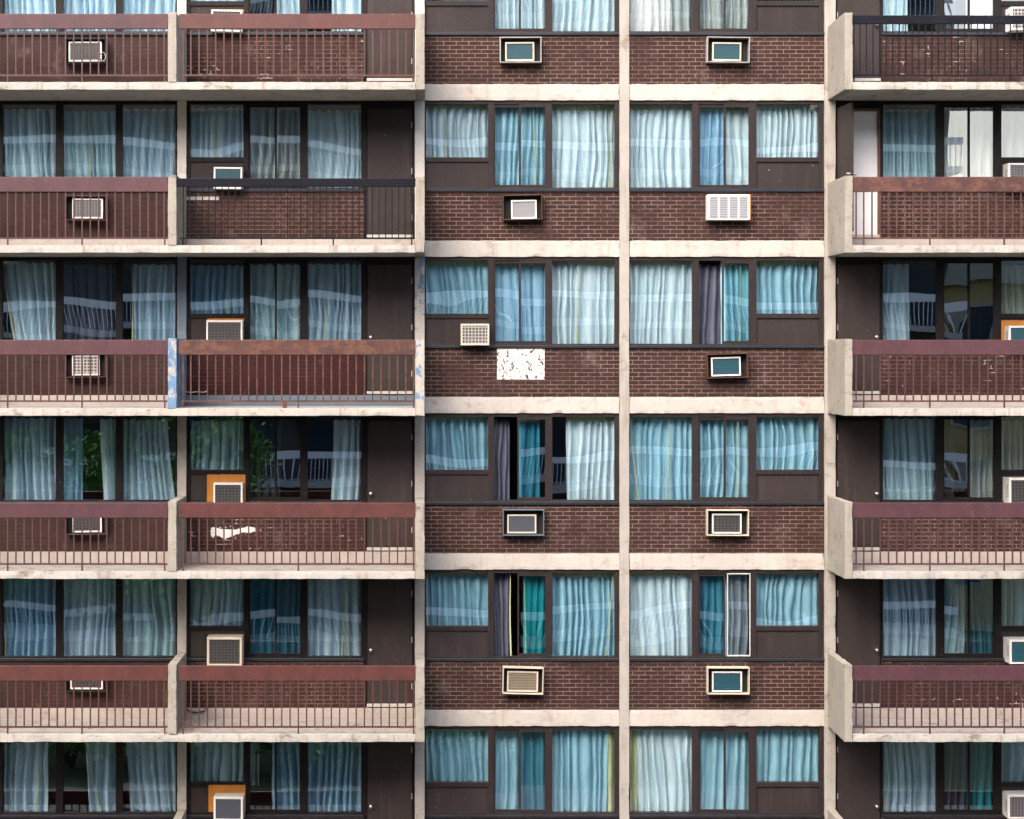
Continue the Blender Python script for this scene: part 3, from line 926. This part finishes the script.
# ------------------------------------------------------------------ curtains
ROWNAME = ['topmost row', 'second row', 'third row', 'fourth row', 'fifth row', 'bottom row']
BAYNAME = {'A': 'at far left', 'B': 'by left doors', 'C': 'left of middle column', 'D': 'right of middle column', 'E': 'by right doors'}
COLNAME = {'pearl': 'pale blue', 'pale': 'pale blue', 'white': 'white', 'sky': 'sky blue', 'blue': 'blue', 'deep': 'deep blue', 'teal': 'teal', 'greyblue': 'grey blue',
           'greyteal': 'grey green', 'slate': 'slate grey', 'violet': 'violet grey', 'dark': 'dark grey', 'beige': 'grey beige', 'lining': 'pale yellow'}
def curtain(i, key, where, lt, rt, lb, rb, col, short=False, hems=(), bottom=None, top=None):
    seed = int(lt * 7 + i * 131)
    rnd = random.Random(seed)
    zt, zb = rel(i, top if top is not None else 5.0 + rnd.uniform(0, 3.5)), rel(i, bottom if bottom else (58.5 if short else 88.5))
    y0 = 0.26
    Lt, Rt, Lb, Rb = PX(lt), PX(rt), PX(lb), PX(rb)
    width = max(Rt - Lt, Rb - Lb)
    # uneven pleats along the width
    knots, x = [0.0], 0.0
    while x < width:
        x += rnd.uniform(0.075, 0.2)
        knots.append(x)
    amps = [rnd.uniform(0.45, 1.0) for _ in knots]
    wid = [rnd.uniform(0.5, 0.92) for _ in knots]
    nx = max(16, int(width / 0.008))
    nz = 20
    ampl = rnd.uniform(0.1, 0.155)
    sway, ph = rnd.uniform(0.01, 0.05), rnd.uniform(0, 6.28)
    def prof(s):
        for q in range(len(knots) - 1):
            if s < knots[q + 1]:
                u = (s - knots[q]) / (knots[q + 1] - knots[q])
                if u < wid[q]:
                    return -amps[q] * (math.sin(math.pi * u / wid[q]) ** 0.6)
                return 0.25 * math.sin(math.pi * (u - wid[q]) / (1 - wid[q]))
        return 0.0
    vs, fs = [], []
    for k in range(nz + 1):
        v = k / nz
        z = zt + (zb - zt) * v
        a, b = Lt + (Lb - Lt) * v ** 1.6, Rt + (Rb - Rt) * v ** 1.6
        for j in range(nx + 1):
            u = j / nx
            s = u * width + sway * math.sin(v * 3.1 + ph) * math.sin(math.pi * u) + 0.03 * noise.noise(Vector((u * width * 5, v * 2.2, seed)))
            s = min(max(s, 0), width)
            g = 0.55 + 0.45 * min(1, v * 3.0) + 0.25 * noise.noise(Vector((u * width * 2, v * 3, seed + 5)))
            yy = y0 + ampl * g * prof(s) + 0.012 * noise.noise(Vector((u * width * 9, v * 6, seed + 9)))
            zz = z + (0.012 * math.sin(s * 40) if k == 0 else 0) + (0.012 * noise.noise(Vector((u * 5, 3, seed))) if k == nz else 0)
            vs.append((a + (b - a) * u, yy, zz))
    for k in range(nz):
        for j in range(nx):
            n = k * (nx + 1) + j
            fs.append((n, n + nx + 1, n + nx + 2, n + 1))
    at = ((Lt + Rt) / 2, y0, zb)
    me = bpy.data.meshes.new('curtain')
    me.from_pydata([(p[0] - at[0], p[1] - at[1], p[2] - at[2]) for p in vs], [], fs)
    for p in me.polygons:
        p.use_smooth = True
    me.materials.append(CUR[col])
    o = bpy.data.objects.new('curtain', me)
    C.objects.link(o)
    o.location = at
    lab = '%s curtain behind %s, %s %s' % (COLNAME[col], where.replace('the ', ''), ROWNAME[i], BAYNAME[key])
    tag(o, lab, 'curtain', 'curtains behind the windows')
    if key in 'CD' and i > 0 and col not in ('violet', 'dark'):
        # the pleated heading of the lining above the curtain
        hd = MB()
        q, nb = 0, max(2, int((Rt - Lt) / 0.05))
        for e in range(nb):
            xa = Lt + (Rt - Lt) * e / nb
            hd.box(xa + 0.003, xa + (Rt - Lt) / nb - 0.003, y0 - ampl * 0.3 - 0.012 + 0.01 * math.sin(e * 1.9), y0 - ampl * 0.3, zt - 0.012, rel(i, 1.0))
        hd.build('heading', CUR['lining'], o, 0.004, at=at)
    for h in hems:
        (ht, hb), w2 = h, 0.009
        hv, hf = [], []
        for k in range(nz + 1):
            v = k / nz
            z = zt + (zb - zt) * v
            x = PX(ht) + (PX(hb) - PX(ht)) * v ** 1.4 + 0.006 * math.sin(v * 5 + ph)
            w3 = w2 * (0.7 + 0.8 * v)
            for e in (-w3, w3):
                hv.append((x + e, y0 - ampl - 0.022, z))
        n0 = len(hv)
        hv += [(a, b + 0.006, c) for a, b, c in hv]
        for k in range(nz):
            a = 2 * k
            hf.append((a, a + 2, a + 3, a + 1))
            hf.append((n0 + a, n0 + a + 1, n0 + a + 3, n0 + a + 2))
            hf.append((a, n0 + a, n0 + a + 2, a + 2))
            hf.append((a + 1, a + 3, n0 + a + 3, n0 + a + 1))
        mb = MB()
        mb.v, mb.f = hv, hf
        mb.build('hem', CUR['hem'], o, at=at)
    return o

def full(i, key, n, col, hems=()):
    l = LIGHTS[key][n]
    names = {'A': ['left pane', 'middle pane', 'right pane'], 'B': ['short pane', 'sliding pane', 'pane next to door'],
             'C': ['short left pane', 'sliding middle pane', 'tall right pane'], 'D': ['tall left pane', 'sliding middle pane', 'short right pane'],
             'E': ['pane next to door', 'sliding pane', 'short pane']}
    return curtain(i, key, 'the ' + names[key][n], l[1] - 1.5, l[2] + 1.5, l[1] - 1.5, l[2] + 1.5, col, l[0] == 'short', hems)

# far left bay
for n in range(3):
    full(0, 'A', n, 'greyblue')
full(1, 'A', 0, 'pearl'); full(1, 'A', 1, 'greyteal', [((91, 88), )[0:1][0]]); full(1, 'A', 2, 'greyblue')
curtain(2, 'A', 'the left pane pulled aside', 1, 57, 14, 57, 'pearl', hems=[((3, 14),)[0]])
full(2, 'A', 1, 'violet')
curtain(2, 'A', 'the right pane with a gap', 131, 177, 132, 177, 'greyblue', hems=[((131.5, 132),)[0]])
full(3, 'A', 0, 'greyblue')
curtain(3, 'A', 'the left half of the parted middle pane', 61, 80, 61, 80, 'blue')
curtain(3, 'A', 'the right half of the parted middle pane', 97.5, 117, 101.5, 117, 'pearl')
curtain(3, 'A', 'the right pane', 121, 166, 121, 174, 'greyblue')
full(4, 'A', 0, 'blue', [((3.5, 4),)[0]]); full(4, 'A', 1, 'greyblue'); full(4, 'A', 2, 'greyteal')
curtain(5, 'A', 'the left pane beside the dark gap', 1, 46, 1, 46, 'greyblue', hems=[((42, 34),)[0]])
curtain(5, 'A', 'the middle pane beside the dark gap', 83, 117, 87, 117, 'greyblue', hems=[((83.5, 100),)[0]])
curtain(5, 'A', 'the right pane', 124, 177, 128, 177, 'greyblue')
# left balcony with doors
full(0, 'B', 0, 'greyblue')
curtain(0, 'B', 'the left half of the sliding pane', 247, 272, 247, 271, 'dark')
curtain(0, 'B', 'the right half of the sliding pane, reflected-sky white', 275, 303, 275, 303, 'pearl')
curtain(0, 'B', 'the pane next to door', 331, 363, 331, 363, 'pearl')
full(1, 'B', 0, 'pearl', [((216, 217),)[0]])
full(1, 'B', 1, 'beige'); full(1, 'B', 2, 'pearl')
full(2, 'B', 0, 'blue', [((228, 228),)[0]]); full(2, 'B', 1, 'greyteal'); full(2, 'B', 2, 'greyblue', [((325, 324),)[0]])
full(3, 'B', 0, 'greyblue')
curtain(3, 'B', 'the sliding pane with tree reflection', 247, 281, 247, 279, 'dark')
curtain(3, 'B', 'the pane next to door, drawn half', 333, 363, 330, 363, 'pearl')
full(4, 'B', 0, 'greyblue', [((208.5, 208),)[0]]); full(4, 'B', 1, 'deep')
full(4, 'B', 2, 'greyblue', [((346, 341),)[0], ((347, 348),)[0]])
full(5, 'B', 0, 'greyteal')
curtain(5, 'B', 'the left edge of the sliding pane', 249, 258, 249, 258, 'beige', bottom=62)
curtain(5, 'B', 'the right half of the sliding pane, reflected-sky white', 271, 303, 271, 303, 'blue')
full(5, 'B', 2, 'blue')
# left of the middle column
full(0, 'C', 1, 'pale'); full(0, 'C', 2, 'pale')
full(1, 'C', 0, 'pale', [((445, 446.5),)[0]]); full(1, 'C', 1, 'sky', [((534, 536),)[0]]); full(1, 'C', 2, 'pale', [((613, 609),)[0]])
full(2, 'C', 0, 'sky'); full(2, 'C', 1, 'blue'); full(2, 'C', 2, 'pale', [((579, 577),)[0]])
full(3, 'C', 0, 'sky')
curtain(3, 'C', 'unlit open half of sliding window', 493, 510, 493, 510, 'violet')
curtain(3, 'C', 'glazed half of sliding window', 519, 540, 519, 540, 'deep')
curtain(3, 'C', 'the tall right pane with a gap', 567, 616, 568, 616, 'pale')
full(4, 'C', 0, 'sky', [((427.5, 428),)[0]])
curtain(4, 'C', 'unlit open half of sliding window', 493, 510.5, 493, 510, 'violet', hems=[((510.5, 511),)[0]])
curtain(4, 'C', 'glazed half of sliding window', 524, 548, 524, 548, 'teal', hems=[((525, 526),)[0]])
full(4, 'C', 2, 'sky', [((613, 606),)[0]])
full(5, 'C', 0, 'sky')
curtain(5, 'C', 'the left half of the sliding window', 493, 520, 493, 520, 'sky')
curtain(5, 'C', 'the right half of the sliding window', 520, 548, 520, 548, 'deep')
curtain(5, 'C', 'the tall right pane', 553, 609, 553, 607, 'sky')
curtain(5, 'C', 'the right edge of the tall right pane', 607, 617, 607, 617, 'lining')
# right of the middle column
curtain(0, 'D', 'the tall left pane', 629, 671, 629, 671, 'white')
curtain(0, 'D', 'the right edge of the tall left pane', 671, 694, 671, 694, 'beige')
full(0, 'D', 1, 'beige')
full(1, 'D', 0, 'pale')
curtain(1, 'D', 'the left half of the sliding window', 698, 726, 698, 726, 'blue')
curtain(1, 'D', 'the right half of the sliding window', 727, 752, 727, 752, 'pale')
full(1, 'D', 2, 'pale')
full(2, 'D', 0, 'pale')
curtain(2, 'D', 'unlit open half of sliding window', 698, 722, 698, 722, 'violet')
curtain(2, 'D', 'glazed half of sliding window', 722, 752, 722, 752, 'sky', hems=[((741, 741),)[0]])
full(2, 'D', 2, 'sky')
full(3, 'D', 0, 'sky', [((670, 668),)[0], ((631, 640),)[0]]); full(3, 'D', 1, 'sky', [((739, 738),)[0]]); full(3, 'D', 2, 'sky')
full(4, 'D', 0, 'pale')
curtain(4, 'D', 'the left half of the sliding window', 698, 726, 698, 726, 'deep')
curtain(4, 'D', 'the white framed sash', 727, 752, 727, 752, 'slate')
full(4, 'D', 2, 'sky')
curtain(5, 'D', 'the left edge of the tall left pane', 629, 638, 629, 638, 'lining')
curtain(5, 'D', 'the tall left pane', 637, 694, 639, 694, 'pale')
full(5, 'D', 1, 'sky'); full(5, 'D', 2, 'sky')
# right balcony
curtain(0, 'E', 'the pane next to door', 882, 910, 882, 910, 'pearl')
curtain(0, 'E', 'the left half of the sliding pane', 943, 958, 943, 958, 'dark')
curtain(0, 'E', 'the right half of the sliding pane, reflected-sky white', 970, 997, 970, 997, 'white')  # white cloth stands in for sky mirrored in this pane
full(1, 'E', 0, 'greyteal'); full(1, 'E', 1, 'white'); full(1, 'E', 2, 'white')  # the white ones carry the reflected sky as cloth colour
curtain(2, 'E', 'the pane next to door, drawn half', 882, 913, 882, 914, 'greyblue')
full(2, 'E', 2, 'beige')
full(3, 'E', 0, 'greyteal')
curtain(3, 'E', 'the left half of the sliding pane', 943, 958, 943, 957, 'dark')
curtain(3, 'E', 'the right half of the sliding pane, reflected-sky white', 972, 997, 972, 997, 'beige')
full(3, 'E', 2, 'beige')
full(4, 'E', 0, 'greyblue')
curtain(4, 'E', 'the left half of the sliding pane', 943, 968, 943, 968, 'greyteal')
curtain(4, 'E', 'the right half of the sliding pane, reflected-sky white', 970, 997, 970, 997, 'deep')
full(4, 'E', 2, 'greyteal')
full(5, 'E', 0, 'greyblue', [((892, 887),)[0]])
curtain(5, 'E', 'the left half of the sliding pane', 943, 969, 943, 969, 'violet')
curtain(5, 'E', 'the right half of the sliding pane, reflected-sky white', 970, 997, 970, 997, 'teal')
full(5, 'E', 2, 'greyblue')

# ------------------------------------------------------------------ what the windows reflect, across the street
def opposite():
    m_wall = concrete('opposite_concrete', (0.13, 0.12, 0.12), (0.1, 0.09, 0.09), (0.08, 0.07, 0.07), 0.4)
    m_rail = plain('opposite_white_rail', (0.88, 0.88, 0.88), 0.5, 0.06)
    m_slab = plain('opposite_slab', (0.5, 0.49, 0.47), 0.8)
    m_win, t, b = new_mat('opposite_glass')
    b.inputs['Base Color'].default_value = (0.02, 0.035, 0.06, 1)
    b.inputs['Roughness'].default_value = 0.08
    yb, yw = -34.0, -35.4
    x0, x1 = -30, 19.2
    e = thing('apartment_building', (0, yw, 0), 'pale apartment block across the street with white balcony rails, reflected in the windows', 'building')
    at = (0, yw, 0)
    MB().box(x0, x1, yw - 12, yw, 0, 28.5).build('wall', m_wall, e, at=at)
    zr = 13.94
    for n in range(-4, 5):
        z = zr + n * 2.796
        if z < 1.5:
            continue
        MB().box(x0, x1, yb - 0.05, yb, z - 0.13, z + 0.13).build('railing', m_rail, e, at=at)
        pk = MB()
        k = x0
        while k < x1:
            pk.box(k, k + 0.022, yb - 0.04, yb - 0.015, z - 0.86, z - 0.13)
            k += 0.14
        pk.build('picket_panel', m_rail, e, at=at)
        MB().box(x0, x1, yw, yb, z - 1.12, z - 0.88).build('balcony_slab', m_slab, e, at=at)
        k = x0 + 0.8
        while k < x1 - 3:
            MB().box(k, k + 3.1, yw, yw + 0.03, z - 0.86, z + 1.2).build('window', m_win, e, at=at)
            k += 4.1
opposite()

def yellow_house():
    m_wall = brick('yellow_brick', (0.8, 0.62, 0.27), (0.7, 0.53, 0.23), (0.8, 0.7, 0.5))
    m_trim = plain('cream_trim', (0.6, 0.57, 0.48), 0.7)
    m_win, t, b = new_mat('house_glass')
    b.inputs['Base Color'].default_value = (0.03, 0.05, 0.07, 1)
    b.inputs['Roughness'].default_value = 0.1
    y = -48.0
    e = thing('yellow_house', (33, y, 0), 'yellow brick house with cream cornice across the street, reflected in the right windows', 'house')
    at = (33, y, 0)
    MB().box(21.5, 45, y - 10, y, 0, 15.2).build('wall', m_wall, e, at=at)
    MB().box(21.1, 45.4, y - 10.4, y + 0.5, 15.2, 15.8).build('cornice', m_trim, e, at=at)
    v = MB()
    v.v = [(21.1, y + 0.5, 15.8), (33, y + 0.5, 15.8), (27, y + 0.5, 17.6), (21.1, y - 10, 15.8), (33, y - 10, 15.8), (27, y - 10, 17.6)]
    v.f = [(0, 1, 2), (5, 4, 3), (0, 2, 5, 3), (1, 4, 5, 2), (0, 3, 4, 1)]
    v.build('roof', m_trim, e, at=at)
    for fz in (2.0, 5.4, 8.8, 12.0):
        for k in range(7):
            x = 23 + k * 3.2
            o = MB().frame(x, x + 1.5, y, y + 0.12, fz, fz + 2.2, 0.12).build('window', m_trim, e, at=at)
            MB().box(x + 0.12, x + 1.38, y, y + 0.04, fz + 0.12, fz + 2.08).build('window_pane', m_win, o, at=(0, 0, 0)).location = (-at[0], -at[1], -at[2])
yellow_house()

def tree(x, y, h, r, seed, label):
    rnd = random.Random(seed)
    bark = plain('bark', (0.09, 0.07, 0.055), 0.95, 0.4, 14)
    m_leaf, t, b = new_mat('leaf_green')
    at_n = N(t, 'ShaderNodeTexNoise')
    at_n.inputs['Scale'].default_value = 0.9
    t.links.new(pos(t), at_n.inputs['Vector'])
    t.links.new(mixc(t, ramp(t, at_n.outputs[0], 0.35, 0.65), (0.08, 0.21, 0.035), (0.16, 0.34, 0.06)), b.inputs['Base Color'])
    b.inputs['Roughness'].default_value = 0.6
    e = thing('tree', (x, y, 0.13), label, 'tree')
    at = (x, y, 0.13)
    tb = MB()
    p0 = Vector((x, y, 0.1))
    tb.tube([p0, p0 + Vector((0.1, 0, h * 0.25)), p0 + Vector((-0.1, 0.1, h * 0.55)), p0 + Vector((0.1, 0, h * 0.9))], [0.28, 0.22, 0.15, 0.04], 10)
    tips = []
    for k in range(26):
        z = h * rnd.uniform(0.3, 0.85)
        a = rnd.uniform(0, 6.28)
        ln = r * rnd.uniform(0.55, 1.0) * (1.1 - 0.5 * abs(z / h - 0.55))
        s = Vector((x, y, z))
        q = s + Vector((math.cos(a) * ln, math.sin(a) * ln, rnd.uniform(0.3, 1.4)))
        mid = (s + q) / 2 + Vector((0, 0, 0.25))
        tb.tube([s, mid, q], [0.08, 0.05, 0.015], 6)
        tips += [q, mid, (mid + q) / 2]
    tips.append(Vector((x, y, h)))
    tb.build('trunk', bark, e, smooth=True, at=at)
    lf = MB()
    for tp in tips:
        cr = rnd.uniform(0.5, 1.05)
        for k in range(190):
            d = Vector((rnd.gauss(0, 1), rnd.gauss(0, 1), rnd.gauss(0, 0.75))) * cr * 0.5
            c = tp + d
            u = Vector((rnd.gauss(0, 1), rnd.gauss(0, 1), rnd.gauss(0, 0.6))).normalized() * rnd.uniform(0.06, 0.13)
            v = u.orthogonal().normalized() * u.length * 0.6
            n = len(lf.v)
            lf.v += [tuple(c - u), tuple(c + v), tuple(c + u), tuple(c - v)]
            lf.f.append((n, n + 1, n + 2, n + 3))
    lf.build('crown', m_leaf, e, at=at)
tree(-8.3, -26.0, 10.2, 3.2, 3, 'leafy street tree reflected in the lower left windows, nearer the doors')
tree(-14.8, -25.5, 10.0, 3.4, 5, 'leafy street tree reflected in the windows at the far left edge')

def shrub(x, y, r, h, seed, label):
    rnd = random.Random(seed)
    m_leaf = bpy.data.materials.get('leaf_green')
    e = thing('shrub', (x, y, 0), label, 'shrub', 'shrubs along the far lawn')
    at = (x, y, 0)
    st = MB()
    lf = MB()
    for k in range(14):
        a = rnd.uniform(0, 6.28)
        q = Vector((x + math.cos(a) * r * rnd.uniform(0.2, 0.8), y + math.sin(a) * r * rnd.uniform(0.2, 0.8), h * rnd.uniform(0.5, 0.95)))
        st.tube([(x, y, -0.02), ((x + q.x) / 2, (y + q.y) / 2, q.z * 0.6), tuple(q)], [0.04, 0.025, 0.008], 5)
        for j in range(90):
            c = q + Vector((rnd.gauss(0, 1), rnd.gauss(0, 1), rnd.gauss(0, 0.7))) * 0.32
            c.z = max(c.z, 0.1)
            u = Vector((rnd.gauss(0, 1), rnd.gauss(0, 1), rnd.gauss(0, 0.6))).normalized() * rnd.uniform(0.05, 0.11)
            v = u.orthogonal().normalized() * u.length * 0.6
            n = len(lf.v)
            lf.v += [tuple(c - u), tuple(c + v), tuple(c + u), tuple(c - v)]
            lf.f.append((n, n + 1, n + 2, n + 3))
    st.build('stem', bpy.data.materials['bark'], e, at=at)
    lf.build('crown', m_leaf, e, at=at)
for k in range(9):
    shrub(-14 + k * 1.9, -20.2 - 0.5 * (k % 3), 0.9, 1.5 + 0.3 * (k % 2), 50 + k, 'low leafy shrub in the planted strip reflected in the bottom windows')
